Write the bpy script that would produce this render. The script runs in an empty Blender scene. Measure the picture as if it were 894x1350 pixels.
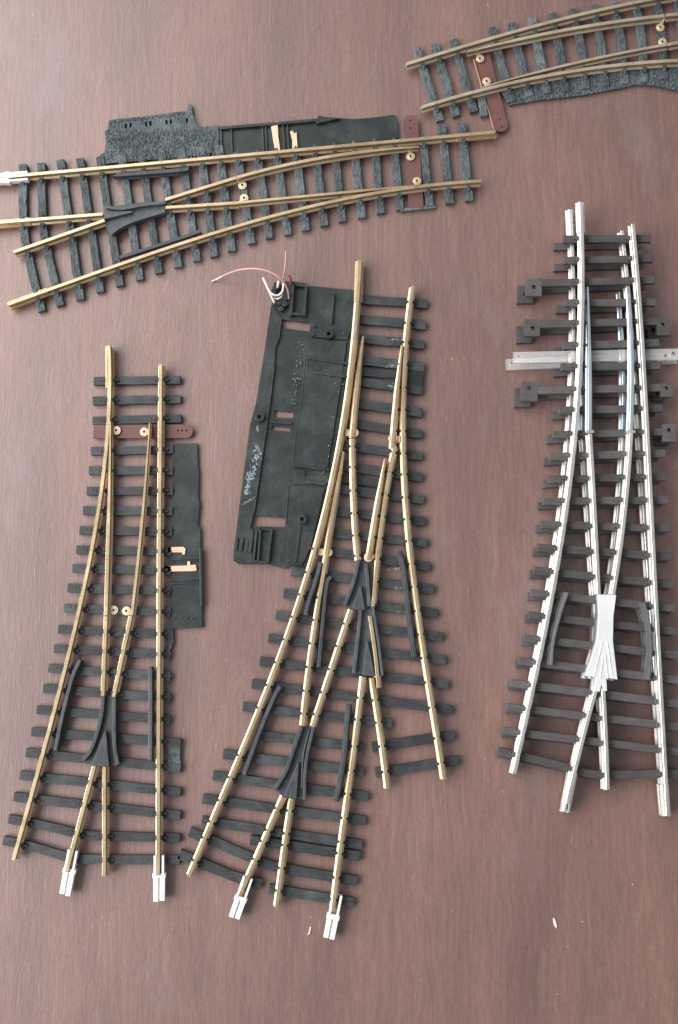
import bpy, bmesh, math, random
import numpy as np
from mathutils import Vector, geometry
R = random.Random(7)
scene = bpy.context.scene
COL = scene.collection
MM = 0.001

# ------------------------------------------------------------------ camera
W, H = 894.0, 1350.0
F, DIST, TILT = 1400.0, 350.0, math.radians(6.5)
CAM = np.array([0.0, -DIST * math.sin(TILT), DIST * math.cos(TILT)])
VIEW = np.array([0, math.sin(TILT), -math.cos(TILT)])
UP = np.array([0, math.cos(TILT), math.sin(TILT)])
RT = np.array([1.0, 0, 0])
cd = bpy.data.cameras.new('camera'); cam = bpy.data.objects.new('camera', cd); COL.objects.link(cam)
cam.location = [c * MM for c in CAM]; cam.rotation_euler = (TILT, 0, 0)
cd.sensor_fit = 'VERTICAL'; cd.sensor_height = 24; cd.lens = 24 * F / H
cd.clip_start = 0.005; cd.clip_end = 50
scene.camera = cam

def P(x, y, z=0.0):
    """measured photograph position -> point (mm) on the horizontal plane at height z"""
    d = F * VIEW + (x - W / 2) * RT + (H / 2 - y) * UP
    k = (z - CAM[2]) / d[2]
    p = CAM + k * d
    return np.array([p[0], p[1]])
def PP(pts, z): return [P(x, y, z) for x, y in pts]

# ------------------------------------------------------------------ materials
def mat(name): 
    m = bpy.data.materials.new(name); m.use_nodes = True
    nt = m.node_tree; return m, nt, nt.nodes['Principled BSDF']
def node(nt, t, **kw):
    n = nt.nodes.new(t)
    for k, v in kw.items():
        if k.startswith('_'): setattr(n, k[1:], v)
        else: n.inputs[k.replace('__', ' ')].default_value = v
    return n
def coords(nt, scale):
    tc = node(nt, 'ShaderNodeTexCoord'); mp = node(nt, 'ShaderNodeMapping'); mp.inputs['Scale'].default_value = scale
    nt.links.new(tc.outputs['Object'], mp.inputs['Vector']); return mp.outputs['Vector']
def ramp(nt, fac, stops):
    r = node(nt, 'ShaderNodeValToRGB'); e = r.color_ramp.elements
    while len(e) < len(stops): e.new(0.5)
    for i, (p, c) in enumerate(stops): e[i].position = p; e[i].color = (*c, 1)
    nt.links.new(fac, r.inputs['Fac']); return r.outputs['Color']
def noise(nt, vec, scale, detail=4, rough=.55):
    n = node(nt, 'ShaderNodeTexNoise', Scale=scale, Detail=detail, Roughness=rough)
    nt.links.new(vec, n.inputs['Vector']); return n.outputs['Fac']
def bump(nt, b, h, strength, dist):
    n = node(nt, 'ShaderNodeBump', Strength=strength, Distance=dist)
    nt.links.new(h, n.inputs['Height']); nt.links.new(n.outputs['Normal'], b.inputs['Normal']); return n
def mixc(nt, a, b_, fac, mode='MIX'):
    m = node(nt, 'ShaderNodeMix', _data_type='RGBA', _blend_type=mode)
    for s, v in ((6, a), (7, b_), (0, fac)):
        if hasattr(v, 'links'): nt.links.new(v, m.inputs[s])
        else: m.inputs[s].default_value = v if s == 0 else (*v, 1)
    return m.outputs[2]

def plastic(name, c1, c2, stretch, rough=.55, grain=.5, dust=(.16, .17, .17), dust_amt=.25, gdist=.00025):
    m, nt, b = mat(name)
    v = coords(nt, stretch); vi = coords(nt, (1, 1, 1))
    n1 = noise(nt, v, 1400, 5, .65); n2 = noise(nt, vi, 160, 5, .6); n3 = noise(nt, vi, 1800, 3, .7)
    c = ramp(nt, n1, [(.35, c1), (.68, c2)])
    d = ramp(nt, n2, [(.45, (0, 0, 0)), (.75, (dust_amt,) * 3)])
    c = mixc(nt, c, dust, d)
    oi = node(nt, 'ShaderNodeObjectInfo'); ov = ramp(nt, oi.outputs['Random'], [(0, (.78, .78, .78)), (1, (1.25, 1.25, 1.25))]); c = mixc(nt, c, ov, 1.0, 'MULTIPLY')
    sp = ramp(nt, n3, [(.68, (0, 0, 0)), (.76, (.45, .45, .45))])
    c = mixc(nt, c, dust, sp)
    nt.links.new(c, b.inputs['Base Color'])
    rr = node(nt, 'ShaderNodeMapRange'); rr.inputs['To Min'].default_value = rough - .08; rr.inputs['To Max'].default_value = rough + .15
    nt.links.new(n2, rr.inputs['Value']); nt.links.new(rr.outputs[0], b.inputs['Roughness'])
    bump(nt, b, n1, grain, gdist)
    return m
def metal(name, c1, c2, rough=.34, metallic=.85, tarnish=.5):
    m, nt, b = mat(name)
    vi = coords(nt, (1, 1, 1))
    n1 = noise(nt, vi, 120, 5, .6); n2 = noise(nt, vi, 2600, 3, .6)
    c = ramp(nt, n1, [(.3, c1), (.7, c2)])
    t = ramp(nt, n2, [(.55, (0, 0, 0)), (.8, (tarnish,) * 3)])
    c = mixc(nt, c, tuple(.45 * x for x in c1), t)
    n4 = noise(nt, coords(nt, (1, 1, 1)), 420, 6, .7); ox = ramp(nt, n4, [(.56, (0, 0, 0)), (.70, (tarnish,) * 3)])
    c = mixc(nt, c, (c1[0] * .42, c1[1] * .36, c1[2] * .32), ox)
    nt.links.new(c, b.inputs['Base Color']); b.inputs['Metallic'].default_value = metallic
    rr = node(nt, 'ShaderNodeMapRange'); rr.inputs['To Min'].default_value = rough - .06; rr.inputs['To Max'].default_value = rough + .14
    nt.links.new(n1, rr.inputs['Value']); nt.links.new(rr.outputs[0], b.inputs['Roughness'])
    bump(nt, b, n2, .15, .00008)
    return m
def simple(name, c, rough=.5, metallic=0, var=.15, scale=500, trans=0, alpha=1):
    m, nt, b = mat(name)
    n1 = noise(nt, coords(nt, (1, 1, 1)), scale, 4, .6)
    col = ramp(nt, n1, [(.3, tuple(x * (1 - var) for x in c)), (.7, tuple(min(1, x * (1 + var)) for x in c))])
    nt.links.new(col, b.inputs['Base Color']); b.inputs['Roughness'].default_value = rough; b.inputs['Metallic'].default_value = metallic
    b.inputs['Transmission Weight'].default_value = trans
    bump(nt, b, n1, .15, .0001)
    return m

M = {}
M['sleeper'] = plastic('black_sleeper_plastic', (.014, .018, .019), (.030, .036, .038), (.12, 1, 1), .5, .35)
M['sleeper_grey'] = plastic('grey_sleeper_plastic', (.052, .046, .047), (.076, .068, .070), (.1, 1, 1), .55, .12, dust=(.2, .19, .19), dust_amt=.2)
M['sleeper_grain'] = plastic('woodgrain_sleeper_plastic', (.020, .027, .030), (.105, .128, .137), (1, .42, 1), .6, 1.0, dust=(.22, .255, .27), dust_amt=.45, gdist=.0008)
M['ballast'] = plastic('ballast_plastic', (.018, .026, .029), (.085, .105, .112), (.8, .5, 1), .65, 1.0, dust=(.22, .25, .26), dust_amt=.3, gdist=.0008)
M['plate'] = plastic('black_plate_plastic', (.010, .015, .0145), (.019, .026, .025), (1, 1, 1), .36, .12, dust=(.10, .115, .112), dust_amt=.24)
M['frog_black'] = plastic('frog_plastic', (.026, .031, .036), (.055, .062, .070), (1, .25, 1), .45, .25)
M['brass'] = metal('brass_rail_metal', (.49, .365, .22), (.64, .50, .325), .32)
M['dull_brass'] = metal('dull_brass_rail_metal', (.50, .41, .30), (.66, .55, .41), .42)
M['nickel'] = metal('nickel_rail_metal', (.68, .66, .62), (.82, .80, .76), .32, .9, .4)
M['web_brass'] = metal('shaded_brass_web', (.26, .19, .125), (.38, .29, .19), .5, .65)  # brass darkened on the web to paint in the shade under the rail head
M['web_silver'] = metal('shaded_silver_web', (.30, .28, .26), (.42, .40, .37), .5, .7)  # same painted shade for the webs of the nickel rails
M['steel_blade'] = metal('steel_blade_metal', (.52, .60, .66), (.68, .76, .82), .3, .9, .2)
M['frog_white'] = metal('cast_frog_metal', (.74, .75, .75), (.84, .84, .84), .45, .45, .15)
M['grey_check'] = plastic('grey_check_rail_plastic', (.10, .10, .105), (.15, .15, .155), (1, .3, 1), .4, .1)
M['copper'] = metal('copper_strip_metal', (.80, .52, .36), (.90, .66, .48), .4, .7, .25)
M['eyelet'] = metal('brass_eyelet_metal', (.70, .54, .35), (.82, .66, .46), .36, .75, .3)
M['bar_brown'] = simple('brown_fibre_board', (.125, .052, .048), .5, 0, .12, 300)
M['bar_edge'] = simple('cut_fibre_edge', (.42, .22, .19), .6)
M['white'] = simple('white_joiner_plastic', (.74, .74, .72), .4, 0, .04)
M['wire_white'] = simple('white_wire_sleeve', (.74, .66, .60), .4, 0, .05)
M['wire_pink'] = simple('pink_wire_sleeve', (.50, .27, .24), .4, 0, .08)
M['wire_red'] = simple('red_wire_sleeve', (.24, .07, .075), .4, 0, .08)
M['tin'] = simple('tinned_wire_end', (.8, .78, .74), .35, .6, .05)
M['stain'] = simple('dried_glue', (.19, .235, .26), .5, 0, .35, 900)
M['hole'] = simple('dark_hole', (.012, .011, .011), .7)
M['dust'] = simple('pale_dust', (.50, .41, .37), .7)
M['chip'] = simple('pale_chip', (.62, .57, .54), .6)
m, nt, b = mat('clear_plastic'); M['clear'] = m
b.inputs['Base Color'].default_value = (1, 1, 1, 1); b.inputs['Roughness'].default_value = .1
b.inputs['Transmission Weight'].default_value = .80; b.inputs['IOR'].default_value = 1.35
n1 = noise(nt, coords(nt, (1, 1, 1)), 220, 4, .6); bump(nt, b, n1, .25, .0004)

# table: fine straight grain in stained red-brown wood under a satin varnish
m, nt, b = mat('varnished_wood'); M['wood'] = m
v0 = coords(nt, (1, 1, 1)); v1 = coords(nt, (1, .06, 1)); v2 = coords(nt, (1, .11, 1)); v3 = coords(nt, (1, .45, 1)); v4 = coords(nt, (1, .16, 1))
def wavy(v, amt):                      # grain lines wander a little
    n = node(nt, 'ShaderNodeTexNoise', Scale=35, Detail=2); nt.links.new(v0, n.inputs['Vector'])
    sc = node(nt, 'ShaderNodeVectorMath', _operation='SCALE'); sc.inputs['Scale'].default_value = amt; nt.links.new(n.outputs['Color'], sc.inputs[0])
    ad = node(nt, 'ShaderNodeVectorMath', _operation='ADD'); nt.links.new(v, ad.inputs[0]); nt.links.new(sc.outputs[0], ad.inputs[1]); return ad.outputs[0]
v1, v2 = wavy(v1, .004), wavy(v2, .004)
broad = noise(nt, v3, 14, 4, .55); fine = noise(nt, v1, 900, 6, .75); pores = noise(nt, v2, 1500, 3, .65); band = noise(nt, v4, 55, 5, .6)
mott = noise(nt, v0, 700, 4, .7)
c = ramp(nt, fine, [(.28, (.122, .059, .046)), (.5, (.155, .079, .064)), (.74, (.20, .107, .089))])
c2 = ramp(nt, band, [(.3, (.80, .78, .78)), (.7, (1.16, 1.14, 1.12))])
c = mixc(nt, c, c2, 1.0, 'MULTIPLY')
c3 = ramp(nt, broad, [(.3, (.82, .81, .83)), (.7, (1.16, 1.15, 1.12))])
c = mixc(nt, c, c3, 1.0, 'MULTIPLY')
c4 = ramp(nt, mott, [(.3, (.88, .88, .88)), (.7, (1.12, 1.12, 1.12))])
c = mixc(nt, c, c4, 1.0, 'MULTIPLY')
pm = ramp(nt, pores, [(.62, (0, 0, 0)), (.74, (.55, .55, .55))])
c = mixc(nt, c, (.07, .03, .027), pm)
lp = ramp(nt, pores, [(.22, (.5, .5, .5)), (.34, (0, 0, 0))])
c = mixc(nt, c, (.34, .235, .21), lp)
smv = coords(nt, (1, .5, 1)); sm = noise(nt, smv, 22, 6, .7)
c = mixc(nt, c, (.20, .165, .165), ramp(nt, sm, [(.56, (0, 0, 0)), (.74, (.45, .45, .45))]))
scv = coords(nt, (1, .035, 1)); scn = noise(nt, wavy(scv, .006), 520, 4, .7)
c = mixc(nt, c, (.30, .20, .175), ramp(nt, scn, [(.68, (0, 0, 0)), (.76, (.4, .4, .4))]))
nt.links.new(c, b.inputs['Base Color'])
rr = node(nt, 'ShaderNodeMapRange'); rr.inputs['To Min'].default_value = .40; rr.inputs['To Max'].default_value = .50
nt.links.new(band, rr.inputs['Value']); nt.links.new(rr.outputs[0], b.inputs['Roughness'])
b.inputs['Specular IOR Level'].default_value = .95
b.inputs['Coat Weight'].default_value = .45; b.inputs['Coat Roughness'].default_value = .55; b.inputs['Coat IOR'].default_value = 1.6
bump(nt, b, pores, .3, .00025)

# ------------------------------------------------------------------ mesh helpers (all in mm)
class MB:
    def __init__(s): s.v = []; s.f = []; s.smooth = False
    def add(s, vs, fs):
        o = len(s.v); s.v += [tuple(map(float, p)) for p in vs]; s.f += [tuple(i + o for i in f) for f in fs]
    def prism(s, outer, z0, z1, holes=(), top=None):
        loops = [list(outer)] + [list(h) for h in holes]
        fl = []
        for l in loops: fl += l
        n = len(fl)
        tz = z1
        vs = [(p[0], p[1], z0) for p in fl] + [(p[0], p[1], tz) for p in fl]
        fs = []
        if len(loops) == 1 and n <= 4:
            ar = sum(fl[i][0] * fl[(i + 1) % n][1] - fl[(i + 1) % n][0] * fl[i][1] for i in range(n))
            idx = list(range(n)) if ar > 0 else list(range(n))[::-1]
            fs += [tuple(i + n for i in idx), tuple(idx[::-1])]
        else:
            tr = geometry.tessellate_polygon([[Vector((p[0], p[1], 0)) for p in l] for l in loops])
            for a, b_, c_ in tr:
                A, B, C = fl[a], fl[b_], fl[c_]
                if (B[0]-A[0])*(C[1]-A[1]) - (B[1]-A[1])*(C[0]-A[0]) < 0: b_, c_ = c_, b_
                fs += [(a + n, b_ + n, c_ + n), (a, c_, b_)]
        o = 0
        for l in loops:
            k = len(l)
            for i in range(k):
                a, b_ = o + i, o + (i + 1) % k
                fs.append((a, b_, b_ + n, a + n))
            o += k
        s.add(vs, fs)
    def box(s, c, ax, hl, hw, z0, z1):
        ax = np.array(ax) / np.linalg.norm(ax); n = np.array([-ax[1], ax[0]]); c = np.array(c)
        s.prism([c - ax*hl - n*hw, c + ax*hl - n*hw, c + ax*hl + n*hw, c - ax*hl + n*hw], z0, z1)
    def strip(s, pts, w, z0, z1, w2=None):
        """flat bar following a line, closed solid swept with a 4 point section"""
        pts = [np.array(p) for p in pts]; T, N = frames(pts); n = len(pts); vs = []
        for i, p in enumerate(pts):
            ww = w if w2 is None else w + (w2 - w) * i / (n - 1)
            a, b_ = p - N[i]*ww/2, p + N[i]*ww/2
            vs += [(*a, z0), (*b_, z0), (*b_, z1), (*a, z1)]
        fs = [(3, 2, 1, 0), tuple(4*(n-1) + k for k in range(4))]
        for i in range(n - 1):
            for k in range(4): fs.append((4*i + k, 4*i + (k+1) % 4, 4*i + 4 + (k+1) % 4, 4*i + 4 + k))
        s.add(vs, fs)
    def disc(s, c, r, z0, z1, n=16, hole=0):
        o = [(c[0] + r*math.cos(2*math.pi*i/n), c[1] + r*math.sin(2*math.pi*i/n)) for i in range(n)]
        h = [[(c[0] + hole*math.cos(2*math.pi*i/n), c[1] + hole*math.sin(2*math.pi*i/n)) for i in range(n)]] if hole else []
        s.prism(o, z0, z1, h)
    def tube(s, pts, r, n=8):
        pts = [np.array(p, float) for p in pts]; vs = []; k = len(pts)
        for i, p in enumerate(pts):
            t = pts[min(i+1, k-1)] - pts[max(i-1, 0)]; t /= np.linalg.norm(t) + 1e-9
            a = np.cross(t, [0.13, .2, 1]); a /= np.linalg.norm(a); b_ = np.cross(t, a)
            vs += [p + r*(a*math.cos(2*math.pi*j/n) + b_*math.sin(2*math.pi*j/n)) for j in range(n)]
        fs = [tuple(range(n))[::-1], tuple(n*(k-1) + j for j in range(n))]
        for i in range(k - 1):
            for j in range(n): fs.append((n*i + j, n*i + (j+1) % n, n*i + n + (j+1) % n, n*i + n + j))
        s.add(vs, fs)
    def build(s, name, material, parent, bevel=0, smooth=False, origin=None):
        o = np.array(parent['_o']) if parent is not None and '_o' in parent else np.zeros(3)
        if origin is not None: o = np.array(origin)
        me = bpy.data.meshes.new(name)
        me.from_pydata([tuple((np.array(p) - o) * MM) for p in s.v], [], s.f); me.update()
        bm = bmesh.new(); bm.from_mesh(me); bmesh.ops.recalc_face_normals(bm, faces=bm.faces[:]); bm.to_mesh(me); bm.free()
        me.materials.append(material)
        if smooth:
            for p in me.polygons: p.use_smooth = True
        ob = bpy.data.objects.new(name, me); COL.objects.link(ob)
        if parent is not None: ob.parent = parent; ob['_o'] = list(o) 
        if bevel:
            bv = ob.modifiers.new('bevel', 'BEVEL'); bv.width = bevel * MM; bv.segments = 2; bv.limit_method = 'ANGLE'; bv.angle_limit = .7
        return ob
def frames(pts):
    n = len(pts); T = []
    for i in range(n):
        t = pts[min(i+1, n-1)] - pts[max(i-1, 0)]; T.append(t / (np.linalg.norm(t) + 1e-9))
    return T, [np.array([-t[1], t[0]]) for t in T]
def fit(pts, deg=3, n=40):
    """smooth line through noisy measured points"""
    pts = np.array(pts, float); deg = min(deg, len(pts) - 1)
    d = np.r_[0, np.cumsum(np.linalg.norm(np.diff(pts, axis=0), axis=1))]; d /= d[-1]
    cx, cy = np.polyfit(d, pts[:, 0], deg), np.polyfit(d, pts[:, 1], deg)
    t = np.linspace(0, 1, n)
    return [np.array([a, b_]) for a, b_ in zip(np.polyval(cx, t), np.polyval(cy, t))]
def cat(pts, n=8):
    """interpolating smooth curve (any dimension)"""
    p = [np.array(q, float) for q in pts]; p = [2*p[0]-p[1]] + p + [2*p[-1]-p[-2]]; out = []
    for i in range(1, len(p) - 2):
        for k in range(n):
            t = k / n
            out.append(.5*((2*p[i]) + (-p[i-1]+p[i+1])*t + (2*p[i-1]-5*p[i]+4*p[i+1]-p[i+2])*t*t + (-p[i-1]+3*p[i]-3*p[i+1]+p[i+2])*t**3))
    return out + [p[-2]]
def tidy(o):
    for x in list(o.keys()):
        if x == '_o': del o[x]

SL, RH = 1.9, 2.6                     # sleeper thickness, rail height (mm)
def thing(name, label, catg, origin_px, z=0, group=None):
    o = bpy.data.objects.new(name, None); COL.objects.link(o); o.empty_display_size = .01
    c = P(*origin_px, z); o.location = (c[0]*MM, c[1]*MM, z*MM); o['_o'] = [c[0], c[1], z]
    o['label'] = label; o['category'] = catg
    if group: o['group'] = group
    return o

PROF = [(-1.12, 0), (-1.12, .34), (-.46, .56), (-.32, .8), (-.32, 1.75), (-.58, 2.0), (-.58, 2.5), (-.46, 2.6),
        (.46, 2.6), (.58, 2.5), (.58, 2.0), (.32, 1.75), (.32, .8), (.46, .56), (1.12, .34), (1.12, 0)]
WEB = {2, 3, 4, 10, 11, 12}            # profile segments on the rail's web
def sweep(mb, line, z, scale=None):
    T, N = frames(line); n = len(line); k = len(PROF); vs = []
    for i, p in enumerate(line):
        s = 1 if scale is None else scale[i]
        for a, h in PROF: q = p + N[i]*a*s; vs.append((q[0], q[1], z + h))
    fs = [tuple(range(k))[::-1], tuple(k*(n-1) + j for j in range(k))]
    for i in range(n - 1):
        for j in range(k): fs.append((k*i + j, k*i + (j+1) % k, k*i + k + (j+1) % k, k*i + k + j))
    mb.add(vs, fs)

class Turnout:
    def __init__(s, label, origin, z0=0, sleeper='sleeper', rail='brass', sw=2.8, chairs=True):
        s.t = thing('track_turnout', label, 'track turnout', origin, z0, 'model railway turnouts on the table')
        s.z = z0; s.sm = M[sleeper]; s.rm = M[rail]; s.rails = []; s.sl = []; s.sw = sw; s.bev = .22
    def rail(s, pts, name='rail', deg=3, tip=None, chairs=True, material=None, w=1.0, z=0):
        line = fit(PP(pts, s.z + SL + RH), deg)
        sc = [w] * len(line)
        if tip is not None:                       # planed point blade: narrows over its first part
            n = len(line); m_ = max(2, int(n * tip))
            sc = [w * (.42 + .58 * min(1, i / m_)) for i in range(n)]
        mb = MB(); sweep(mb, line, s.z + SL + z, sc)
        o = mb.build(name, material or s.rm, s.t, 0)
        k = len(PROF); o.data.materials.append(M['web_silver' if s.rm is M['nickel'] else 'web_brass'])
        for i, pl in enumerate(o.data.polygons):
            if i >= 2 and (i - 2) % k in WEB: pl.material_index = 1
        if chairs: s.rails.append(line)
        return o
    def sleeper(s, *pts, w=None): s.sl.append((PP(pts, s.z + SL), w or s.sw))
    def finish_sleepers(s, style=0):
        for pts, w in s.sl:
            mb = MB()
            line = pts if len(pts) == 2 else cat(pts, 6)
            k = max(2, int(len(line)))
            if len(line) == 2: line = [line[0] + (line[1]-line[0])*i/12 for i in range(13)]
            jit = [p + np.array([R.uniform(-.06, .06), R.uniform(-.06, .06)]) for p in line]
            mb.strip(jit, w + R.uniform(-.1, .1), s.z, s.z + SL)
            for rl in s.rails:
                hit = cross(line, rl)
                if hit is None: continue
                c, t = hit; n = np.array([-t[1], t[0]])
                for sg in (-1, 1):
                    cc = c + n*sg*1.18
                    if style == 0:
                        mb.box(cc, t, .72, .50, s.z + SL - .1, s.z + SL + .72)
                        mb.box(cc + n*sg*.75, t, .55, .35, s.z + SL - .1, s.z + SL + .42)
                        mb.disc(cc + n*sg*1.0, .42, s.z + SL, s.z + SL + .62, 10); mb.disc(cc + n*sg*2.3, .3, s.z + SL - .1, s.z + SL + .16, 8)
                    elif style == 1:
                        cc = c + n*sg*1.2
                        mb.box(cc, t, .42, .5, s.z + SL - .1, s.z + SL + .7)
                        mb.disc(cc + n*sg*.75, .4, s.z + SL, s.z + SL + .5, 8)
                    else:
                        mb.box(cc, t, .8, .5, s.z + SL - .1, s.z + SL + .85)
                        mb.box(cc + n*sg*.8, t, .42, .5, s.z + SL - .1, s.z + SL + .6)
            mb.build('sleeper', s.sm, s.t, s.bev)
    def check(s, pts, material='frog_black', w=1.15, h=2.3, name='check_rail'):
        line = cat(PP(pts, s.z + SL + h), 6); mb = MB(); mb.strip(line, w, s.z + SL, s.z + SL + h)
        mb.strip([p for p in line], w + .9, s.z + SL - .05, s.z + SL + .45)
        return mb.build(name, M[material], s.t, .15)
    def joiner(s, p0, p1, material, white=False, split=.5):
        z = s.z + SL; mb = MB(); a, c = P(*p0, z + 2), P(*p1, z + 2)
        d = c - a; L = np.linalg.norm(d); d = d / L; n = np.array([-d[1], d[0]])
        if white:
            mid = a + d * L * split
            for sg in (-1, 1):
                mb.strip([a + n*sg*1.25, mid + n*sg*1.25], .75, z - .25, z + 2.1)
                mb.strip([mid + n*sg*1.05, c - d*R.uniform(0, .7) + n*sg*.98], 1.55, z - .25, z + 1.95 + R.uniform(-.15, .15))
            mb.strip([a, c - d*.6], 2.4, z - .5, z - .05); mb.strip([mid, c - d*.9], .8, z - .1, z + 1.15)
            mb.box(mid, d, .75, 2.05, z - .3, z + 1.9)
        else:
            for sg in (-1, 1):
                mb.strip([a + n*sg*1.3, c + n*sg*1.3], .28, z - .35, z + .7)
                mb.strip([a + n*sg*.82, c + n*sg*.82], .7, z + .45, z + .75)
                mb.strip([a + n*sg*.60, c + n*sg*.60], .24, z + .7, z + 1.7)
            mb.strip([a, c], 2.7, z - .42, z - .12)
        return mb.build('rail_joiner', M[material], s.t, .08)
    def bar(s, pts, w, z0, z1, material, holes=(), rnd=(False, True), label=None):
        line = PP(pts, s.z + z1); a, c = line[0], line[-1]; d = (c - a) / np.linalg.norm(c - a); n = np.array([-d[1], d[0]]); r = w / 2
        poly = []
        if rnd[0]: poly += [a + r*d*(1) - r*(d*math.sin(t) + 0*n) + r*n*math.cos(t) for t in [i*math.pi/10 for i in range(11)]]
        else: poly += [a + n*r, a - n*r]
        if rnd[1]: poly += [c - r*d + r*(d*math.sin(t)) - r*n*math.cos(t) for t in [i*math.pi/10 for i in range(11)]]
        else: poly += [c - n*r, c + n*r]
        hl = []
        for h in holes:
            q = P(*h[:2], s.z + z1); rr_ = h[2] if len(h) > 2 else .38
            hl.append([q + rr_*np.array([math.cos(t), math.sin(t)]) for t in [i*math.pi/5 for i in range(10)]])
        mb = MB(); mb.prism(poly, s.z + z0, s.z + z1, hl)
        o = mb.build('tie_bar', M[material], s.t, .1)
        if label: o['label'] = label
        return o
    def eyelet(s, p, tab, parent=None, r=1.45, zt=None):
        z = s.z + (zt if zt else SL + .55); c = P(*p, z); q = P(*tab, z)
        mb = MB(); mb.disc(c, r, z - .35, z, 20, .42); mb.disc(c, r*.62, z - .1, z + .22, 16, .42)
        d = q - c; L = np.linalg.norm(d)
        if L > r*.8: mb.strip([c + d/L*r*.8, q], 1.3, z - .33, z - .03)
        k = MB(); k.disc(c, .41, z - .34, z - .05, 12)
        o = mb.build('eyelet', M['eyelet'], parent or s.t, .07); k.build('hole_shade', M['hole'], o)  # dark disc fills the eyelet hole, standing in for the shade inside it
        return o

def cross(a, b_):
    for i in range(len(a) - 1):
        p, r = a[i], a[i+1] - a[i]
        for j in range(len(b_) - 1):
            q, u = b_[j], b_[j+1] - b_[j]
            den = r[0]*u[1] - r[1]*u[0]
            if abs(den) < 1e-9: continue
            w = q - p
            t = (w[0]*u[1] - w[1]*u[0]) / den; k = (w[0]*r[1] - w[1]*r[0]) / den
            if 0 <= t <= 1 and 0 <= k <= 1:
                return p + t*r, u / np.linalg.norm(u)
    return None
def part(parent, name, material, fn, bevel=.12, label=None):
    mb = MB(); fn(mb); o = mb.build(name, M[material], parent, bevel)
    if label: o['label'] = label
    return o
def copy_tree(o, parent=None):
    c = o.copy(); COL.objects.link(c)
    if parent: c.parent = parent; c.matrix_parent_inverse = o.matrix_parent_inverse
    for ch in list(o.children): copy_tree(ch, c)
    return c

# ================================================================== the table
mb = MB(); c = P(447, 675)
mb.prism([(-420, -420), (420, -420), (420, 420), (-420, 420)], -18, 0)
tb = mb.build('table_top', M['wood'], None); tb['kind'] = 'structure'

# ================================================================== lower left turnout
t = Turnout('brass railed turnout with brown tie bar and narrow black side plate, at lower left', (150, 850))
for a in [((123.5,502),(237.8,500.5)), ((122.4,528),(238.2,526)), ((121.8,554.5),(239,551.5)), ((119.7,594.5),(228.6,592.5)), ((116.8,620),(228.4,620)),
          ((113.9,647),(228.2,647)), ((109,673),(227.5,674)), ((104.5,699),(227,701)), ((100.5,724.5),(226,727)), ((95.1,749),(225.5,752)), ((88.9,775),(224.5,779)),
          ((83.6,801.5),(224.5,807)), ((76.8,829.5),(224.5,836)), ((70.8,855),(224.5,863)), ((63.4,881),(224.5,892)), ((56.7,907.5),(224,920)), ((48,936),(224,949)),
          ((41,964.5),(238.5,980)), ((33.8,992.3),(238.6,1013)), ((25.7,1022),(238,1044.6)), ((18.1,1050.6),(238,1075.5))]: t.sleeper(*a)
t.sleeper((10.6,1080),(60,1089),(99,1098.5),(125,1102),(237.5,1105)); t.sleeper((3.6,1108),(50,1118.5),(88,1130),(110,1133),(237.5,1134))
t.rail([(211.9,480),(210.9,600),(209.7,720),(209.2,999),(208.6,1060),(208.4,1154)], 'stock_rail', 2)
t.rail([(143.6,455.6),(144,514),(142.6,560),(140.5,592),(135.8,630),(129.5,675),(122,720),(110.4,773.7),(98.3,827),(83.6,894.5),(66,958),(48.3,1020),(33.2,1081),(17.4,1133.7)], 'stock_rail', 4)
t.rail([(145.6,556),(143.2,680),(141.6,740),(139.6,811)], 'switch_rail', 2, .5, chairs=False)
t.rail([(139.6,812.5),(136.8,881),(135.4,917.5)], 'closure_rail', 1)
t.rail([(197,557.4),(194,607.8),(189.5,663.7),(182.8,722),(178.9,773.7),(173.5,811)], 'switch_rail', 2, .5, chairs=False, w=.8)
t.rail([(173,812.5),(165.4,842),(157.4,881),(150,918.7)], 'closure_rail', 1)
t.rail([(124.4,1010),(106,1080),(87.6,1150)], 'diverging_rail', 1)
t.rail([(137.4,1011),(137.4,1156)], 'straight_rail', 1)
t.joiner((143.2,455), (143.8,510), 'brass')
t.joiner((209.5,1128), (209.5,1190), 'white', True, .43); t.joiner((96,1121), (85,1181), 'white', True, .46)
b_ = t.bar([(123,568.8),(254.6,568.6)], 4.6, .9, 1.75, 'bar_brown', [(234.9,567.5,.3),(240.5,567.5,.3),(246,567.5,.3)], label='dark red brown tie bar with three holes')
t.eyelet((153.4,567.4),(145,567.4),b_); t.eyelet((190.4,569.2),(197,569.2),b_)
t.eyelet((149.9,804.3),(142,806)); t.eyelet((166.8,805.4),(173,808))
zf = SL + 2.5
def frog1(mb):
    mb.prism(PP([(135,917),(151,917),(152,960),(155,1010),(110,1006),(126,972),(134,945)], SL + .9), SL - .1, SL + .9)
    mb.strip(cat(PP([(136,917),(134,940),(128,966),(119,990),(108.5,1003)], zf)), 1.15, SL, zf)
    mb.strip(cat(PP([(150.5,917),(150.3,960),(151.5,988),(155.5,1008)], zf)), 1.15, SL, zf)
    mb.prism(PP([(138,964),(140,964),(144,1010.5),(119.5,1010.5)], zf), SL, zf)
part(t.t, 'frog', 'frog_black', frog1, .15)
t.check([(105.5,870),(95.6,892),(82.2,943),(72.8,990)]); t.check([(197.5,879),(198.3,892),(198.5,950),(197.8,1003)])
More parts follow.
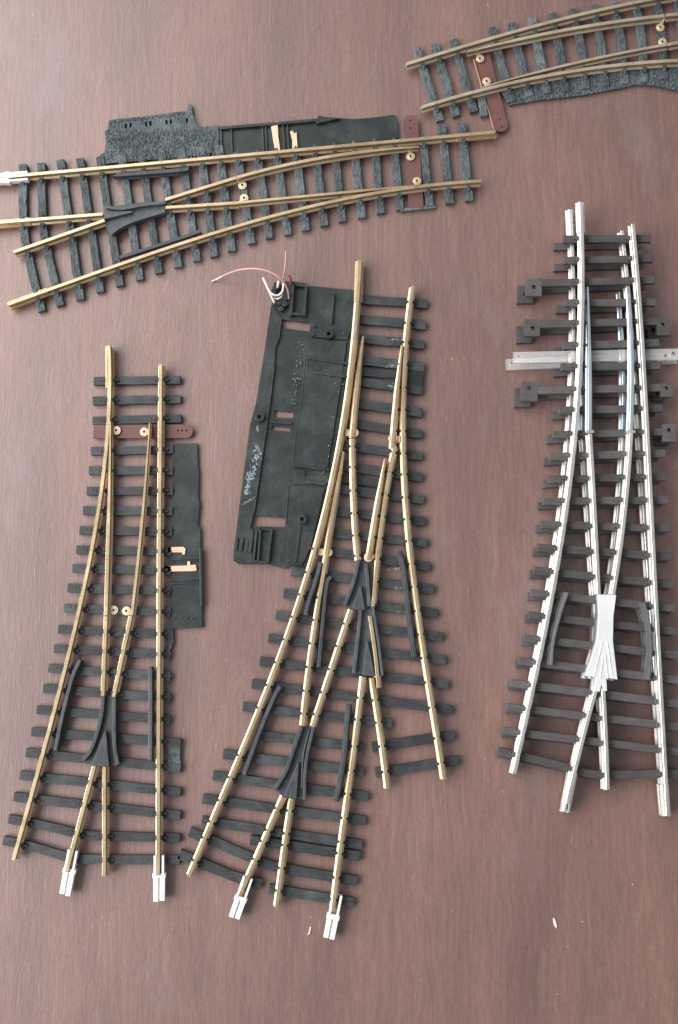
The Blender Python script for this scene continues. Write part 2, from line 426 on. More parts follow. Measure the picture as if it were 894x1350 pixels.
def pl1(mb):
    z = 1.3
    mb.prism(PP([(227.5,584.5),(260.3,584.5),(260.8,612),(262.5,622),(261.6,655),(263.6,664),(261,690),(264.5,697),(264.6,720),(266,760),(267,827.5),(224.5,828.5),(225.5,720)], z), 0, z)
    mb.strip(PP([(264.2,722),(265.4,800)], 2.3), .8, z - .05, 2.2)
    for y in (738, 740.8): mb.strip(PP([(225.5,y),(262,y-1.5)], 1.7), .35, z - .05, 1.75)
    for y in (765.5, 769.5): mb.strip(PP([(226,y),(262,y-1)], 1.7), .45, z - .05, 1.75)
    for x in (228,236,244,252): mb.strip(PP([(x,815.5),(x+5,814.5)], 1.55), .4, z - .05, 1.6)
p = part(t.t, 'motor_plate', 'plate', pl1, .1)
def cs(mb):
    mb.prism(PP([(221,721.5),(241.5,720.8),(244.7,723),(243.8,731),(240.5,731),(240.5,728.3),(221,728)], 1.9), 1.45, 1.9)
part(p, 'contact_strip', 'copper', cs, .05)
def cs(mb):
    mb.prism(PP([(214,746.5),(247,745.5),(247.3,740),(250.5,740),(251,745),(258,744.5),(259.5,752),(255,753),(214,753.5)], 1.9), 1.45, 1.9)
part(p, 'contact_strip', 'copper', cs, .05)
part(t.t, 'ballast_pad', 'ballast', lambda mb: mb.prism(PP([(219,975),(233,974),(238,984),(237.5,1000),(239,1014),(221,1012)], 1.6), 0, 1.6), .15)
part(t.t, 'ballast_pad', 'ballast', lambda mb: mb.prism(PP([(218,830),(228,830),(229,846),(224,858),(218,860)], 1.4), 0, 1.4), .15)
t.finish_sleepers(0)

# ================================================================== three way turnout in the middle
t = Turnout('brass railed three-way turnout with wide black motor plate and loose pink and white wires', (440, 800), sw=3.0)
for a in [((476,394.5),(563.5,400.5)), ((473,420.6),(561.6,428.4)), ((474,446),(559.8,454)), ((470,474),(559.8,483.5)), ((466,502),(556.8,514.5)), ((462,530.5),(556.6,544)),
          ((459,557),(556.8,572.5)), ((452,587),(556.8,601.5)), ((448,613.5),(557,629)), ((443,644),(559,658.7)), ((436,673),(561,687.5)), ((429,701.5),(564,716)),
          ((414,724),(567.6,747)), ((383.6,752.6),(572,777)), ((373.6,781.7),(577,808.6)), ((363.5,811),(584,840)), ((353.6,841.3),(588.5,870.5)), ((342,871.5),(592,902.5)),
          ((332,901.4),(597,936)), ((319.7,931.6),(517,954)), ((340,969),(479.5,985.5)), ((293.6,994),(479.5,1017.5)), ((280,1022.6),(486,1050.5)), ((267,1053),(482.5,1082.5)),
          ((265.8,1082),(477.6,1114)), ((329.6,1107.5),(475.5,1129)), ((354,1172),(467,1190)), ((490.5,985.5),(600,969)), ((495,1019),(606,1002.5))]: t.sleeper(*a)
t.sleeper((249,1096.5),(290,1113),(330,1130),(362,1142.5),(471,1161.5)); t.sleeper((236,1126),(275,1142),(317,1158.5),(345,1165.5))
t.rail([(473.9,343.4),(472.6,401.6),(468.5,437),(464.2,473),(458.6,520),(453.7,547),(448,585),(442.5,609.5),(433.6,654),(424.2,696),(409.4,744.7),(397.4,782.8),(387,812),(373,858),(362,889),(354,906),(328.4,967),(306,1018.7),(285.5,1072),(272.5,1097),(249.4,1156)], 'stock_rail', 4)
t.rail([(544.6,377),(540.8,403.8),(537.4,430.7),(535.6,455),(533.4,491),(532,525),(532,564.7),(532.6,609.5),(535.3,658.7),(538.7,699),(541.9,731),(548.6,782.8),(554,825),(560.5,870),(563.8,895),(572,940.5),(579.6,985),(585.4,1027.8)], 'stock_rail', 4)
t.rail([(478.6,443),(473.7,486.6),(469.3,524),(467,547),(465.2,576)], 'switch_rail', 2, .45, False)
t.rail([(465.1,577.5),(465,598),(466,643),(467.6,681),(469.8,713),(472.2,738)], 'closure_rail', 2)
t.rail([(531.2,453),(527.4,482),(524,521),(520.8,553.6),(517.4,590)], 'switch_rail', 2, .45, False)
t.rail([(521.5,588),(515,614),(509.6,649.8),(505,681),(501.4,708),(497.7,736),(494.4,774),(492,799)], 'closure_rail', 3)
t.rail([(452.6,595),(445.9,636),(438,681),(434,706),(430.6,731)], 'switch_rail', 2, .45, False)
t.rail([(430.3,732.5),(423.9,774),(418.3,807),(412.7,843),(407.8,877),(404.5,909),(401.4,936),(399,957)], 'closure_rail', 3)
t.rail([(508.5,604),(501.8,645),(492.5,697),(486,738)], 'switch_rail', 2, .45, False)
t.rail([(463.3,804),(437,882),(412.3,958.5)], 'diverging_rail', 1)
t.rail([(487.6,812),(493,848),(497,880),(499.2,907)], 'guard_rail', 2, chairs=False)
t.rail([(478.6,892.4),(476,920),(472.3,949.5),(465.9,989.8),(461.6,1030),(456.6,1063.6),(451.6,1101.6),(446,1142),(441.9,1173),(438.8,1202)], 'straight_rail', 3)
t.rail([(490.6,893.6),(495,922.6),(500.2,956),(505,989.8),(511,1040)], 'diverging_rail', 2)
t.rail([(373,1051),(365,1070),(353,1099),(339.6,1128),(326,1157),(317,1181)], 'diverging_rail', 2)
t.rail([(384.6,1053),(379.9,1083.5),(374.2,1124),(368.7,1166),(364.4,1197)], 'straight_rail', 2)
t.joiner((474.2,342.5),(472.4,397),'brass')
t.joiner((445,1180),(433.5,1238),'white',True,.5); t.joiner((327,1157),(308,1212),'white',True,.52)
for a, w in (([(412,484.5),(480,490),(558.8,497)], 2.9), ([(388,633),(452,631),(520,640)], 2.7)):
    ln = PP(a, 1.6); mb = MB(); mb.strip(ln, w, .5, 1.6); o = mb.build('tie_bar', M['plate'], t.t, .12)
part(t.t, 'end_block', 'plate', lambda mb: mb.prism(PP([(540,486),(559.5,488),(556.5,516),(538,512)],1.7),0,1.7))
def blob(a, c):
    def f(mb):
        z = SL + .9; p, q = P(*a, z), P(*c, z)
        mb.strip([p, q], 2.3, z - .8, z); mb.disc(q, 1.5, z - .8, z + .9, 14); 
    part(t.t, 'contact_strip', 'copper', f, .2)
blob((455,570.5),(467,571)); blob((528,579),(518,578.5)); blob((419,727.5),(432.5,728.5)); blob((493,731.5),(486,735))
def f(mb):   # first crossing
    mb.prism(PP([(470,738),(493,741),(490,803),(462,803),(452,798),(465,770)], SL + .8), SL - .1, SL + .8)
    mb.strip(cat(PP([(473,738),(468,760),(461,782),(454,798)], zf)), 1.15, SL, zf); mb.strip(PP([(482.5,743),(485,765),(487,799)], zf), 1.1, SL, zf)
    mb.prism(PP([(474.5,773),(476.5,773),(481.5,804),(463.5,804)], zf), SL, zf)
part(t.t, 'frog', 'frog_black', f, .15)
def f(mb):   # second crossing
    mb.prism(PP([(473,805),(488,800),(495,815),(504,890),(466,888)], SL + .8), SL - .1, SL + .8)
    mb.strip(PP([(475.5,804),(471.5,845),(466.5,888)], zf), 1.15, SL, zf); mb.strip(cat(PP([(491.3,797),(494,815),(499.5,850),(504.3,891)], zf)), .9, SL, zf)
    mb.prism(PP([(483,845),(485,845),(495,892),(478,890.5)], zf), SL, zf)
part(t.t, 'frog', 'frog_black', f, .15)
def f(mb):   # third crossing
    mb.prism(PP([(395,958),(416,958),(408,1000),(401,1054),(389,1054),(374,1051),(363,1042),(384,1000)], SL + .8), SL - .1, SL + .8)
    mb.strip(cat(PP([(397.5,958),(388,985),(378,1014),(362,1041.5)], zf)), 1.2, SL, zf)
    mb.strip(cat(PP([(413.5,958),(406,990),(402,1020),(401.5,1055)], zf)), 1.0, SL, zf); mb.strip(cat(PP([(408,962),(401,990),(398.5,1015),(398,1040)], zf-.3)), .5, SL, zf-.3)
    mb.prism(PP([(392.3,1006),(394.5,1006),(391,1053),(373.5,1051)], zf), SL, zf)
part(t.t, 'frog', 'frog_black', f, .15)
t.check([(422.8,741),(417,763),(406,797),(403.3,811)]); t.check([(436.5,760),(431,770),(426,816),(420.3,880)]); t.check([(526,726),(533,751),(540,812),(547.4,866)])
t.check([(369.5,905),(360,922),(343,963),(321.5,1022)]); t.check([(460.5,929),(457.6,958),(454,999),(450,1025),(443.5,1057)])
ZP = 1.1
hole1 = [(371.6,421.2),(409.6,425.5),(407.4,437.4),(373.2,432.5)]
hole2 = [(362,541),(387.2,543),(386,551.5),(361.5,550)]
hole4 = [(358.5,561.5),(383,563.5),(382,569),(357.5,567)]
hole3 = [(333.6,679.5),(377,682.5),(375.6,695),(331,694)]
def f(mb):
    mb.prism(PP([(359,398),(361,372),(384,370.5),(404,376.5),(467,382.5),(464,440),(456,505),(443,585),(432,640),(411,722),(398,748),(384,745.5),(376,749.5),(352.6,743.5),(314,743),(307.5,739),(307.5,730),(317,654),(329.5,560),(337.5,530)], ZP), 0, ZP,
             [PP(h, ZP) for h in (hole1, hole2, hole3, hole4)])
    z2 = ZP + .75
    for a in ([(405,449),(397.5,529),(391,564),(386,611)], [(380.5,641),(377,690)], [(371,420),(368,445),(362.5,458),(361,488),(356,530),(351,565),(340,640),(335,676)]): mb.strip(PP(a, z2+.1), .35, ZP-.05, z2 + .12)
    # raised left border with its uneven inner edge
    mb.prism(PP([(357.5,402),(371.3,419.3),(370,436),(366,450),(362.5,456),(360,483),(361,490),(357,520),(354.5,537),(352,560),(346,600),(340,640),(334.6,676),(330,696),(334,700),(332,742),(314,742.5),(308.5,738),(308.5,730),(318,654),(330.5,560),(338.5,530)], z2), ZP-.1, z2)
    # raised inner plate and the strip by the rails
    mb.prism(PP([(404.5,446),(457,450),(450,505),(437,585),(432,617),(385.5,612.6),(390.6,564),(397,529)], z2), ZP-.1, z2)
    mb.prism(PP([(388,620),(402,621),(402,634),(388,635)], z2), ZP-.1, z2-.1)
    mb.prism(PP([(381,640),(428,643),(410,720),(398,745),(378,742),(380,700),(377,690)], z2), ZP-.1, z2-.12)
    mb.prism(PP([(413,427),(464,430),(458,448),(411,444)], z2), ZP-.1, z2-.06)
    # ribs
    for a, w, h in (([(440,387),(436.3,428)],.75,2.0), ([(396,694),(389.6,741)],.75,2.1), ([(338,700),(334,741)],.7,2.6), ([(343.5,696),(340,742)],.6,2.4), ([(358.5,697),(353,742)],.7,2.6),
                    ([(341,697),(359,698.5)],.6,2.4), ([(336,740),(353,742)],.6,2.4), ([(386.5,371),(383,416)],1.1,3.2), ([(404,376),(401.5,414)],.8,2.8), ([(389,374),(404,376)],1.3,2.6), ([(383,413),(403,415)],.8,2.8),
                    ([(405,471.5),(463,480)],.8,2.3), ([(414,491),(459,497)],.8,2.3), ([(386,613.5),(436,619.5)],.6,2.2), ([(407,635.5),(430,638)],.8,2.25), ([(412,472.5),(462,479.5)],.7,2.05), ([(405,475),(405.5,489.5)],.5,2.0), ([(411,489),(458,494)],.6,2.0), ([(356,556),(385,558)],.8,1.9), ([(395,424),(395,430)],.1,1.4)):
        mb.strip(PP(a, h), w, ZP-.05, h)
    for x, y in ((312,716),(319,717),(326,718.5),(331,719)):
        mb.strip(PP([(x,y-7),(x-2,y+9)], 2.6), 1.0, ZP-.05, 2.6)
    for x, y in ((414,429),(412.5,440)): mb.disc(P(x,y,2.3), .75, ZP-.05, 2.3, 10)
    for x, y, r in ((396.5,594,.55),(417,565,.4),(443,490,.5),(420,485.5,.8)): mb.disc(P(x,y,2.05), r, ZP-.05, 2.05, 10)
    mb.prism(PP([(359,378),(372,371),(384,372),(381,404),(361,401)], 2.2), ZP-.05, 2.2)
plate = part(t.t, 'motor_plate', 'plate', f, .12)
for x, y in ((433.8,440),(398.4,684.4),(342.2,549.5)):
    part(plate, 'screw_boss', 'plate', lambda mb: mb.disc(P(x,y,3.2), 1.6, ZP-.05, 3.2, 20, .65), .15)
def f(mb):
    for k in range(110):
        u = R.random(); x = np.interp(u, [0, .35, .7, 1], [341, 337.5, 329.5, 324]) + R.gauss(0, 2.6 if u < .75 else 1.6); y = 586 + 66*u + R.gauss(0, 3)
        if k % 2: mb.disc(P(x, y, 1.95), R.uniform(.12, .42), 1.7, 1.86 + R.uniform(0, .12), 7)
        else:
            an = R.gauss(1.8, .25); mb.box(P(x, y, 1.95), (math.cos(an), math.sin(an)), R.uniform(.3, .8), R.uniform(.06, .2), 1.7, 1.86 + R.uniform(0, .12))
    for k in range(14): mb.box(P(322 + 13*k/14 + R.gauss(0, .6), 664 - 8*k/14 + R.gauss(0, .8), 1.95), (1, .5), R.uniform(.2, .5), R.uniform(.06, .14), 1.7, 1.9)
    for k in range(8): mb.box(P(339 + R.gauss(0, .8), 565 + R.gauss(0, 2.4), 1.95), (.3, 1), R.uniform(.2, .5), R.uniform(.06, .16), 1.7, 1.9)
part(plate, 'glue_stain', 'stain', f, .05)
def f(mb):
    for k in range(70):
        u = R.random(); x = 397 - 10*u + R.gauss(0, 2.5); y = 455 + 90*u + R.gauss(0,5)
        if k < 12: x, y = 391 + R.gauss(0, 2.2), 499 + R.gauss(0, 4)
        if k > 45: u = R.random(); x = 462 - 36*u + R.gauss(0, 3); y = 400 + 250*u
        mb.disc(P(x, y, 1.93), R.uniform(.05, .2), 1.3, 1.93, 7)
part(plate, 'glue_speck', 'stain', f, 0)
def wire(pts, r, m, lab=None, tip=None):
    q = cat([(*P(x, y, z), z) for x, y, z in pts], 8); mb = MB(); mb.tube(q, r); o = mb.build('wire', M[m], t.t, 0, True)
    if lab: o['label'] = lab
    if tip:
        k = MB(); qq = [(*P(x, y, z), z) for x, y, z in tip]; k.tube(qq, r*.75); k.build('bare_end', M['tin'], o, 0, True)
wire([(381,394,3),(379,381,6),(371,368,9),(356,358.5,10),(336.4,354.3,9.5),(315,356,7),(295,363,3)], .34, 'wire_pink', 'pink wire curling left off the plate', [(295.5,363,3),(287,367.5,1.2),(279,371,.5)])
wire([(371.5,375,3),(375,358,8),(376.6,345,9),(377,331,9)], .28, 'wire_pink', 'thin pink wire sticking up', None)
wire([(383,376,3),(383,369,4.5),(380.5,363,5)], .5, 'wire_red', 'short red wire end')
wire([(362,399,3),(357,388,5),(352,377,6.5),(347,366,7)], .45, 'wire_white', 'short white wire')
wire([(353.7,381,6.5),(358,387,6.5),(366,389.5,6),(372.5,384,6),(374,372.5,5)], .36, 'wire_white', 'looped white wire')
wire([(366,379,4),(367.5,371,6)], .45, 'wire_white')
wire([(362,393,2.5),(366,394,4),(371,391,5),(372,386,5.5)], .22, 'wire_white', 'thin white wire curled at the plate corner')
def f(mb):
    for cx, cy, n in ((522,447,16),(517,482,14),(516,509,16),(522,749,8),(524,775,8),(529,806,8),(474,762,6),(533,735,8)):
        for k in range(n): mb.disc(P(cx + R.gauss(0, 4.5), cy + R.gauss(0, 1.8), SL), R.uniform(.05, .28), SL - .1, SL + R.uniform(.03, .1), 7)
part(t.t, 'glue_stain', 'stain', f, 0)
part(plate, 'terminal_lugs', 'plate', lambda mb: [mb.disc(P(x, y, 3), r, ZP-.05, h, 9) for x, y, r, h in ((361,384,1.1,3.0),(365,378,1.2,3.4),(369,398,.9,2.9),(376,400,1.0,3.0),(378,392,.8,2.7),(371,406,.9,2.6))] and None, .15)
t.finish_sleepers(1)

# ================================================================== upper turnout of the stack at right, copied below for the lower one
Z3 = SL + RH
t = Turnout('silver railed grey turnout with white frog, lying on top of its twin', (790, 680), Z3, 'sleeper_grey', 'nickel', 2.55)
for a in [((743,315),(858.5,314)), ((742.4,343),(861.5,340.5)), ((712,373),(864,368.7)), ((744.3,399),(865,398)), ((712,427.5),(868,423)), ((741.8,455.5),(870,451.7)),
          ((740,483.5),(871,482)), ((709,514.5),(872,511)), ((736.6,541),(874.5,538)), ((729,573),(875.5,569)), ((724.5,602),(877.5,597.5)), ((722.5,632),(880,628.5)),
          ((716,661),(882,659)), ((713,691.5),(884.5,696.5)), ((708.5,722),(887.5,734)), ((704,752),(890,771)), ((700,781.5),(891.5,802.6)), ((696.6,811),(893,832.5)),
          ((690.8,841),(894.5,864)), ((683.6,871),(897,897)), ((672.7,900.5),(899,928.5)), ((667.6,932),(900,959)), ((662.7,963.5),(901,992))]: t.sleeper(*a)
t.sleeper((655.6,990),(700,1000),(750.8,1013),(782,1021),(820,1021.5),(899,1020))
t.rail([(766.3,266),(767,308),(768.6,347),(768.8,386),(768.2,420),(766.8,450),(765,495),(761.5,545),(757,586),(751.6,636),(745.7,686),(738.5,734),(731.5,765),(722,815.7),(712.6,863.6),(703.5,905),(694,948),(685.5,985),(678.6,1018)], 'stock_rail', 4)
t.rail([(835,295),(838,335),(841.4,372),(845,412.6),(848,461.5),(851,515),(854,562),(855.8,602),(858.4,654),(861.2,718),(865.5,791.8),(869.2,863.6),(871.6,909),(875,965),(878.2,1022),(880.4,1075)], 'stock_rail', 4)
t.rail([(775.3,378),(776.3,415),(777.6,460),(778.2,505),(778,567)], 'switch_rail', 2, .6, False, M['steel_blade'])
t.rail([(778.6,572),(781,620),(784.6,677),(787.4,728),(789.6,783)], 'closure_rail', 2)
t.rail([(829,377),(832,413),(833.2,445),(833.8,485),(833.4,527),(832.2,567)], 'switch_rail', 2, .6, False, M['steel_blade'])
t.rail([(832.4,571),(831.5,586),(829,631),(823.5,681.5),(816.5,731.5),(809,784)], 'closure_rail', 2)
t.rail([(786.5,908),(776.4,945),(767.6,979.4),(758.8,1013.5),(748,1060)], 'diverging_rail', 2)
t.rail([(795.4,908),(799,965),(800.6,1016),(801.5,1041)], 'straight_rail', 2)
t.joiner((765.8,265),(767.3,305),'nickel'); t.joiner((757,1018),(746.5,1071),'nickel'); t.joiner((877.3,1035),(880.4,1077),'nickel')
for x, y in ((778,569),(832.3,569)):
    part(t.t, 'hinge_clip', 'nickel', lambda mb: mb.box(P(x,y,Z3+4.2), (1,.03), 1.35, .45, Z3 + SL, Z3 + 4.3), .1)
def f(mb):
    zt = Z3 + SL + 2.7
    mb.prism(PP([(788.6,783.5),(812.6,784.5),(809,812),(808.3,845),(814.3,896),(800,893.5),(786,892.5),(772,891.5),(787,845),(790,812)], zt), Z3 + SL, zt)
    for a in ([(783,893),(794.5,846)], [(791.5,894),(796.2,862)], [(801.5,895),(798,862)], [(808,895),(800.5,846)]): mb.strip(PP(a, zt+.2), .42, zt-.1, zt+.16)
    mb.prism(PP([(786.5,892),(799.5,892.5),(800.5,911),(796,911),(793.5,902),(790.5,912),(783,911)], zt-.05), Z3 + SL, zt - .05)
part(t.t, 'frog', 'frog_white', f, .2)
part(t.t, 'frog_bed', 'grey_check', lambda mb: mb.prism(PP([(786,792),(792,790),(788,850),(774,896),(771,892),(782,850)], Z3+SL+.8), Z3+SL-.1, Z3+SL+.8), .1)
t.check([(748.3,781),(742,798),(737.2,814),(731,838),(728,858),(727,877)], 'grey_check', .95); t.check([(848.6,794.5),(853,808),(856.6,826),(858.6,852),(857.6,875),(855.6,896)], 'grey_check', .95)
def lug(poly, hole, right=False):
    def f(mb):
        mb.prism(PP(poly, Z3+SL+.05), Z3, Z3+SL+.05, [[P(*hole, Z3+SL) + .75*np.array([math.cos(a*math.pi/7), math.sin(a*math.pi/7)]) for a in range(14)]])
    part(t.t, 'screw_lug', 'sleeper_grey', f, 0)
lug([(694,367),(714.5,366.5),(714,390),(693,390)], (704,378.5)); lug([(691.7,420.3),(712.5,420),(711.5,443),(691.5,443)], (702.5,432.6)); lug([(688,503),(709,503),(708.6,529),(687,528.5)], (697.5,512))
lug([(866.5,420),(882.8,420),(882.5,442),(866.5,442)], (874,428)); lug([(871.5,506),(887.6,505.5),(887.4,523),(871.5,523)], (878.5,512)); lug([(874,559),(892,559),(892,582.5),(874,582.5)], (882,567))
# clear plastic tie bar running through between two sleepers
tbz = Z3 + .9
o = t.bar([(677,471.5),(905,466.5)], 3.7, .2, 1.3, 'clear', [(878,468,.55),(888.5,466,.75),(684,469.5,.4),(720,467,.3)], (False, False), 'clear plastic tie bar')
t.finish_sleepers(2)
upper = t.t
# ---- fit the lower twin's place from measured ends of its sleepers
bpy.context.view_layer.update()
pairs = [((743,315),(728.8,328)),((744.3,399),(732.7,409.8)),((740,483),(730.4,493.5)),((736.5,541),(726.6,550)),((691.5,431),(680,441)),((729,573),(723.6,577)),((704,752),(699.5,754)),((690.8,841),(687,842.5)),((655.6,990.8),(653,992.5))]
A = np.array([P(*a, Z3 + SL) for a, _ in pairs]); B = np.array([P(*b2, SL) for _, b2 in pairs])
ca, cb = A.mean(0), B.mean(0); X = (A - ca).T @ (B - cb); ang = math.atan2(X[0,1] - X[1,0], X[0,0] + X[1,1])
print('lower twin', ang * 57.3, cb - ca)
low = copy_tree(upper)
low['label'] = 'silver railed grey turnout mostly hidden underneath its twin, peeping out at left'
u0 = np.array(upper['_o'][:2]); rot = np.array([[math.cos(ang), -math.sin(ang)], [math.sin(ang), math.cos(ang)]])
l0 = cb + rot @ (u0 - ca)
low.location = (l0[0]*MM, l0[1]*MM, 0); low.rotation_euler = (0, 0, ang)

# ================================================================== upper left turnout
t = Turnout('brass railed turnout lying sideways at upper left, rough ballast edge along its back', (320, 240), sleeper='sleeper_grain', sw=2.75)
for a in [[(29.8,216),(30,274.6),(31.5,306.8),(40,351),(54.6,410)], [(54,214),(55.6,280.6),(59,315),(79,403)], [(79.3,210),(88.4,276.6),(94.6,315),(105.8,395)], [(105.2,208),(114.8,270.5),(122.6,319),(132,385)], [(131.5,206),(139.2,258.5),(149,319),(158.2,377)]]: t.sleeper(*a)
for a in [((160,203),(184,369)), ((186,200),(209.4,360)), ((212,197.5),(235,352)), ((238.5,195),(259.6,344)), ((264,193),(282.5,338)), ((288.5,191),(305.4,331)), ((312.5,200),(331.6,321)), ((338.5,199),(355.2,314)),
          ((364,197.5),(379.7,309)), ((389.5,196),(403.4,303.5)), ((415,194),(427.8,297.5)), ((440.5,192),(451.5,292)), ((466.5,190),(477.4,287)), ((493.5,187),(502.2,281)), ((519.5,185),(527.6,276.5)),
          ((557.5,182),(567,271.5)), ((582.6,163.5),(593.3,268)), ((608.4,161),(619,264.5))]: t.sleeper(*a)
t.rail([(9.5,232.8),(90,225),(179.8,217),(250,210.5),(319.8,203.8),(400,197),(489.8,189),(564,181.4),(653,173.8)], 'stock_rail', 1)
t.rail([(217.8,263),(265,248),(311.4,234)], 'closure_rail', 1)
t.rail([(552,193.2),(489.8,199),(424,207.5),(357,221.7),(312.6,233.7)], 'switch_rail', 2, .3, False)
t.rail([(218.4,273.4),(314.6,267)], 'closure_rail', 1)
t.rail([(557,242.7),(489.8,250.9),(400,258.4),(316,266.6)], 'switch_rail', 1, .4, False, w=.8)
t.rail([(10,401.4),(100.7,368),(179,341),(290,306),(357,284.6),(424,267.6),(489.8,255),(517,251),(564,244.8),(634.4,238)], 'stock_rail', 3)
t.rail([(-20,294.4),(0,292.7),(135,282)], 'straight_rail', 1)
t.rail([(18,332),(137.5,290.3)], 'diverging_rail', 1)
t.joiner((36.5,231.2),(-25,236.5),'white',True,.44); t.joiner((-25,295),(39,290),'brass'); t.joiner((602,179),(655,174),'brass'); t.joiner((10.5,401.5),(62,382.5),'brass')
b_ = t.bar([(548.7,273),(541,151.5)], 5.0, .9, 1.7, 'bar_brown', [(541,159,.3),(541.5,169,.3)], label='dark red brown tie bar')
t.eyelet((541.6,206),(541,198),b_); t.eyelet((549.9,238.5),(550,244),b_); t.eyelet((319.6,244),(314,235)); t.eyelet((322,261),(316,268))
part(t.t, 'tie_bar_stop', 'sleeper_grain', lambda mb: mb.strip(PP([(528,276.5),(574,272)],1.5),1.1,0,1.5))
def f(mb):
    mb.prism(PP([(137,270),(150,272),(190,266),(218.5,265.5),(218.5,281),(200,285),(170,293),(147,309),(142,302),(137,292)], SL + .9), SL-.1, SL + .9)
    mb.strip(cat(PP([(140,272),(160,274.5),(190,269.5),(218,266.8)], zf)), 1.1, SL, zf)
    mb.strip(cat(PP([(146,307.5),(160,297.5),(180,289),(218,277.5)], zf)), 1.3, SL, zf)
    mb.prism(PP([(136.5,279),(137.5,289),(175,280),(174,278)], zf-.2), SL, zf-.2)
part(t.t, 'frog', 'frog_black', f, .15)
t.check([(150,229.5),(160,230),(236,224),(248.6,221.5)]); t.check([(158,339),(168,336),(215,321),(255,307.5),(264.8,304)])
def f(mb):
    top = [(143.5,158.5),(160,156),(185,154),(210,150.5),(232,147.5),(247.3,146),(248,136),(253,137.5),(254,149),(257,159),(263,167.5),(276,166),(287.8,164.7),(289.5,200),(250,206),(200,210.5),(150,214.5),(129,218),(127.5,208),(138,200),(139.5,188),(138,173),(142,170)]
    hs = [[(x-1.2,y-3),(x+1.4,y-3.3),(x+1.6,y+3),(x-1,y+3.2)] for x, y in ((165.8,166),(172,165),(192.6,163.6),(198.4,162.6),(219.5,161),(225.2,160.3),(246.4,159))]
    mb.prism(PP(top, 1.5), 0, 1.5, [PP(h, 1.5) for h in hs])
    for k in range(1300):
        x, y = R.uniform(141, 287), R.uniform(171, 210)
        if x > 258 and y < 172: continue
        mb.disc(P(x, y, 1.8), R.uniform(.15, .42), 1.2, 1.5 + R.uniform(.02, .32), 5)
    for k in range(120):
        x = R.uniform(145, 244); mb.disc(P(x, 159.5 - (x-145)*.118 + R.uniform(0,2.8), 1.7), R.uniform(.15, .4), 1.2, 1.5 + R.uniform(.05, .35), 5)
part(t.t, 'ballast_edge', 'ballast', f, .1)
def f(mb):
    z = 1.1
    mb.prism(PP([(289,167),(330,163.5),(377,160),(417.5,157),(449,155.5),(466,157),(489.8,155),(520,151),(524,160),(526,182),(450,192),(350,201),(289,207)], z), 0, z)
    mb.strip(PP([(290,168.5),(377,161.5),(417,158),(430,156.5)], 2.3), 1.0, z-.05, 2.3); mb.prism(PP([(416,158),(421,152),(428,154),(449,155.8),(430,160),(418,163)], 2.4), z-.05, 2.4)
    for a in ([(291.5,170),(293,204)], [(305,167),(306.5,203)], [(346,164),(348,200)], [(350,164),(352,200)], [(373,162),(376,198)], [(379,162),(381,197)]): mb.strip(PP(a, 1.8), .5, z-.05, 1.8)
p = part(t.t, 'motor_plate', 'plate', f, .1)
part(p, 'contact_strip', 'copper', lambda mb: mb.prism(PP([(357.5,166.5),(364,164.5),(364.5,160),(366,160),(367,180),(369.5,198),(363,199),(360,184)], 2), 1.5, 2), .05)
part(p, 'contact_strip', 'copper', lambda mb: mb.prism(PP([(382.5,173.5),(386,172),(388,176),(391,174),(391.8,185),(392.5,197),(385.5,197),(385.5,185)], 2), 1.5, 2), .05)
t.finish_sleepers(2)

# ================================================================== upper right turnout
t = Turnout('dull brass railed turnout running out of view at the upper right corner', (760, 70), sleeper='sleeper_grain', rail='dull_brass', sw=2.75)
for a in [[(549.5,63),(580.5,159)], [(572.5,57),(602.5,152.5)], [(597.8,51),(625,147)], [(635,128),(638.5,152.5)], [(648.3,35.5),(675.5,134)], [(674.5,29.5),(687,80),(699,126.5)], [(701.3,23),(713,76),(722,122.5)], [(728.2,16.5),(739,71),(746.4,120)],
          [(756,11),(767,65),(773,117)], [(783,5.5),(792.8,58),(798.4,113)], [(809,1),(819,51.5),(824.6,110.5)], [(837,-5),(846.6,48),(849.5,108)], [(865.5,-9),(873,45),(876,104)], [(893,-12),(899,42),(902,102)], [(921,-15),(928,101)], [(949,-17),(956,101)]]: t.sleeper(*a)
t.rail([(536,84.4),(616.6,58.4),(709,34),(794.7,11.5),(850.6,0),(900,-8.5),(960,-17)], 'stock_rail', 3)
t.rail([(616.6,68.3),(694,48.5),(761,37),(817,27.6),(876,20)], 'switch_rail', 2, .3, False)
t.rail([(878.5,19.6),(960,12)], 'closure_rail', 1)
t.rail([(633.7,115.4),(694,98.6),(761,82),(828,68),(881.5,58)], 'switch_rail', 2, .35, False, w=.8)
t.rail([(883.5,57.6),(960,43)], 'closure_rail', 1)
t.rail([(556,140.8),(610.5,125),(650.8,114.6),(694,104.8),(761,92.2),(817,84.8),(894,80),(960,78)], 'stock_rail', 3)
b_ = t.bar([(636.5,73.5),(662.5,173.5)], 4.8, .9, 1.7, 'bar_brown', [(659,157,.3),(662,166.8,.3)], label='brown tie bar with a pale cut edge')
part(b_, 'pale_edge', 'bar_edge', lambda mb: mb.strip(PP([(624.4,77.5),(651.5,171)], 1.68), .22, .95, 1.68), 0)
t.eyelet((633,77),(630,68),b_); t.eyelet((641.8,107),(642,113),b_); t.eyelet((870.7,36),(874,24)); t.eyelet((873.6,55),(880,60))
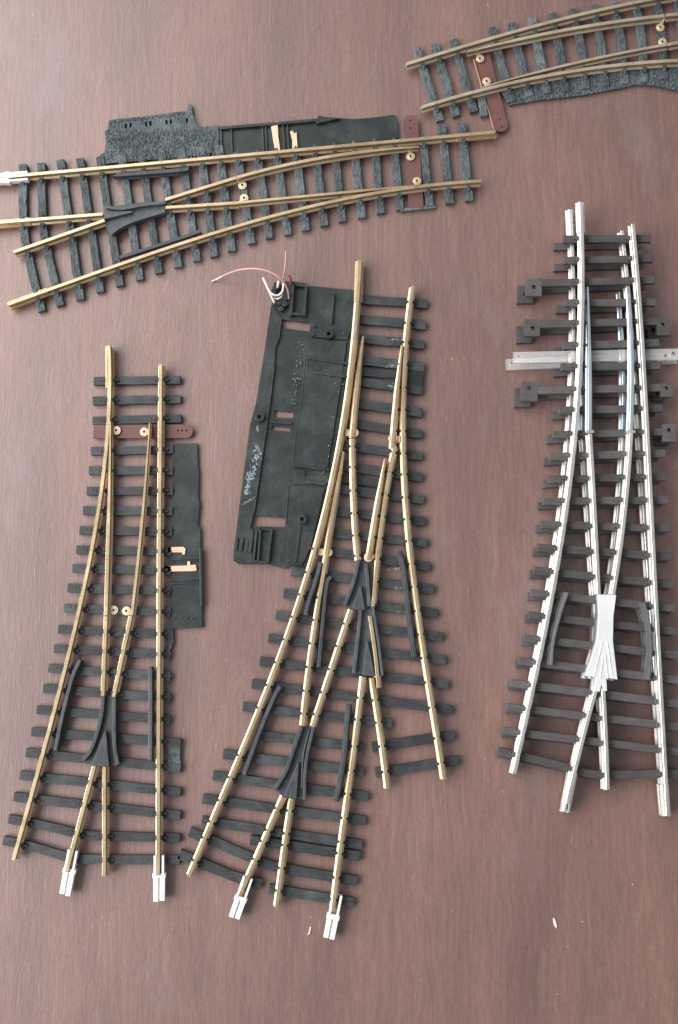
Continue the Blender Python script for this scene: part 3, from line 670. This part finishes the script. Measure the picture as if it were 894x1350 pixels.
def f(mb):
    z = 1.3
    mb.prism(PP([(661,121),(694,110),(761,98),(817,90),(894,86),(958,84),(958,124),(894,119),(876,115),(859.5,112),(837,111.2),(817,116.5),(800,119),(768,125.5),(745,128),(720,130),(694,134.5),(672,138.5),(668,132)], z), 0, z)
    for k in range(1000):
        u = R.random(); x = 668 + 250*u; base = np.interp(x, [668,694,768,817,837,860,894,920], [137,134,125,116,111,112,118,121]); tp = np.interp(x, [661,694,761,817,894,920], [123,112,100,93,89,88])
        mb.disc(P(x, R.uniform(tp, base), z), R.uniform(.15,.42), z-.3, z + R.uniform(.02,.32), 5)
part(t.t, 'ballast_edge', 'ballast', f, .1)
t.finish_sleepers(2)

# ================================================================== crumbs on the table
def f(mb):
    for x, y in [(44,20),(148,247*.56),(83,75),(390,57),(383,62),(395,66),(332,139),(412,18),(701,158),(596,473),(280,1034*.9),(292,913),(285,983),(293,931),(222,738),(410,1209),(448,1200),(555,1293),(735,1310),(858,1317),(768,1215),(834,1166),(612,1068),(640,1000),(560,1130),(703,326),(660,420),(58,600),(40,880),(300,800)]:
        mb.disc(P(x, y), R.uniform(.08, .24), 0, R.uniform(.08, .2), 6)
    for k in range(160):
        q = P(R.uniform(5, 890), R.uniform(5, 1345)); an = R.gauss(1.6, .5)
        if k % 3: mb.disc(q, R.uniform(.04, .10), 0, .06, 5)
        else: mb.box(q, (math.cos(an), math.sin(an)), R.uniform(.15, .6), R.uniform(.03, .06), 0, .04)
mb = MB(); f(mb); o = mb.build('dust_specks', M['dust'], None); o['kind'] = 'stuff'
def chip(pts, lab):
    mb = MB(); mb.prism(PP(pts, .3), 0, .35); o = mb.build('paint_chip', M['chip'], None, .05, origin=(*P(*pts[0]), 0)); o.location = (P(*pts[0])[0]*MM, P(*pts[0])[1]*MM, 0)
    o['label'] = lab; o['category'] = 'chip'; o['group'] = 'pale chips on the table'
chip([(729,1210),(731.5,1211),(734.5,1220),(733.5,1224.5),(730.5,1220)], 'white sliver of paint lying alone on bare table below the silver turnouts')
chip([(409,1221),(410.5,1222),(408.5,1231),(405,1234),(407.5,1228)], 'thin curved pale chip left of the lowest white joiner')

for o in list(bpy.data.objects): tidy(o)

# ================================================================== light: a window to the left, pale room above
w = bpy.data.worlds.new('World'); scene.world = w; w.use_nodes = True
bg = w.node_tree.nodes['Background']; bg.inputs['Color'].default_value = (.95, .98, 1, 1); bg.inputs['Strength'].default_value = .40
def area(name, loc, target, sx, sy, power, col):
    l = bpy.data.lights.new(name, 'AREA'); l.shape = 'RECTANGLE'; l.size = sx; l.size_y = sy; l.energy = power; l.color = col
    o = bpy.data.objects.new(name, l); COL.objects.link(o); o.location = loc
    o.rotation_euler = (Vector(target) - Vector(loc)).to_track_quat('-Z', 'Y').to_euler()
area('window_light', (-.72, .62, .84), (0, 0, 0), .9, .9, 15, (1, .995, .98))
area('low_window_light', (-1.0, -.22, .74), (0, 0, 0), .8, .8, 23, (1, .99, .97))
scene.render.engine = 'CYCLES'
scene.view_settings.view_transform = 'Standard'; scene.view_settings.look = 'None'; scene.view_settings.exposure = 0; scene.view_settings.gamma = 1
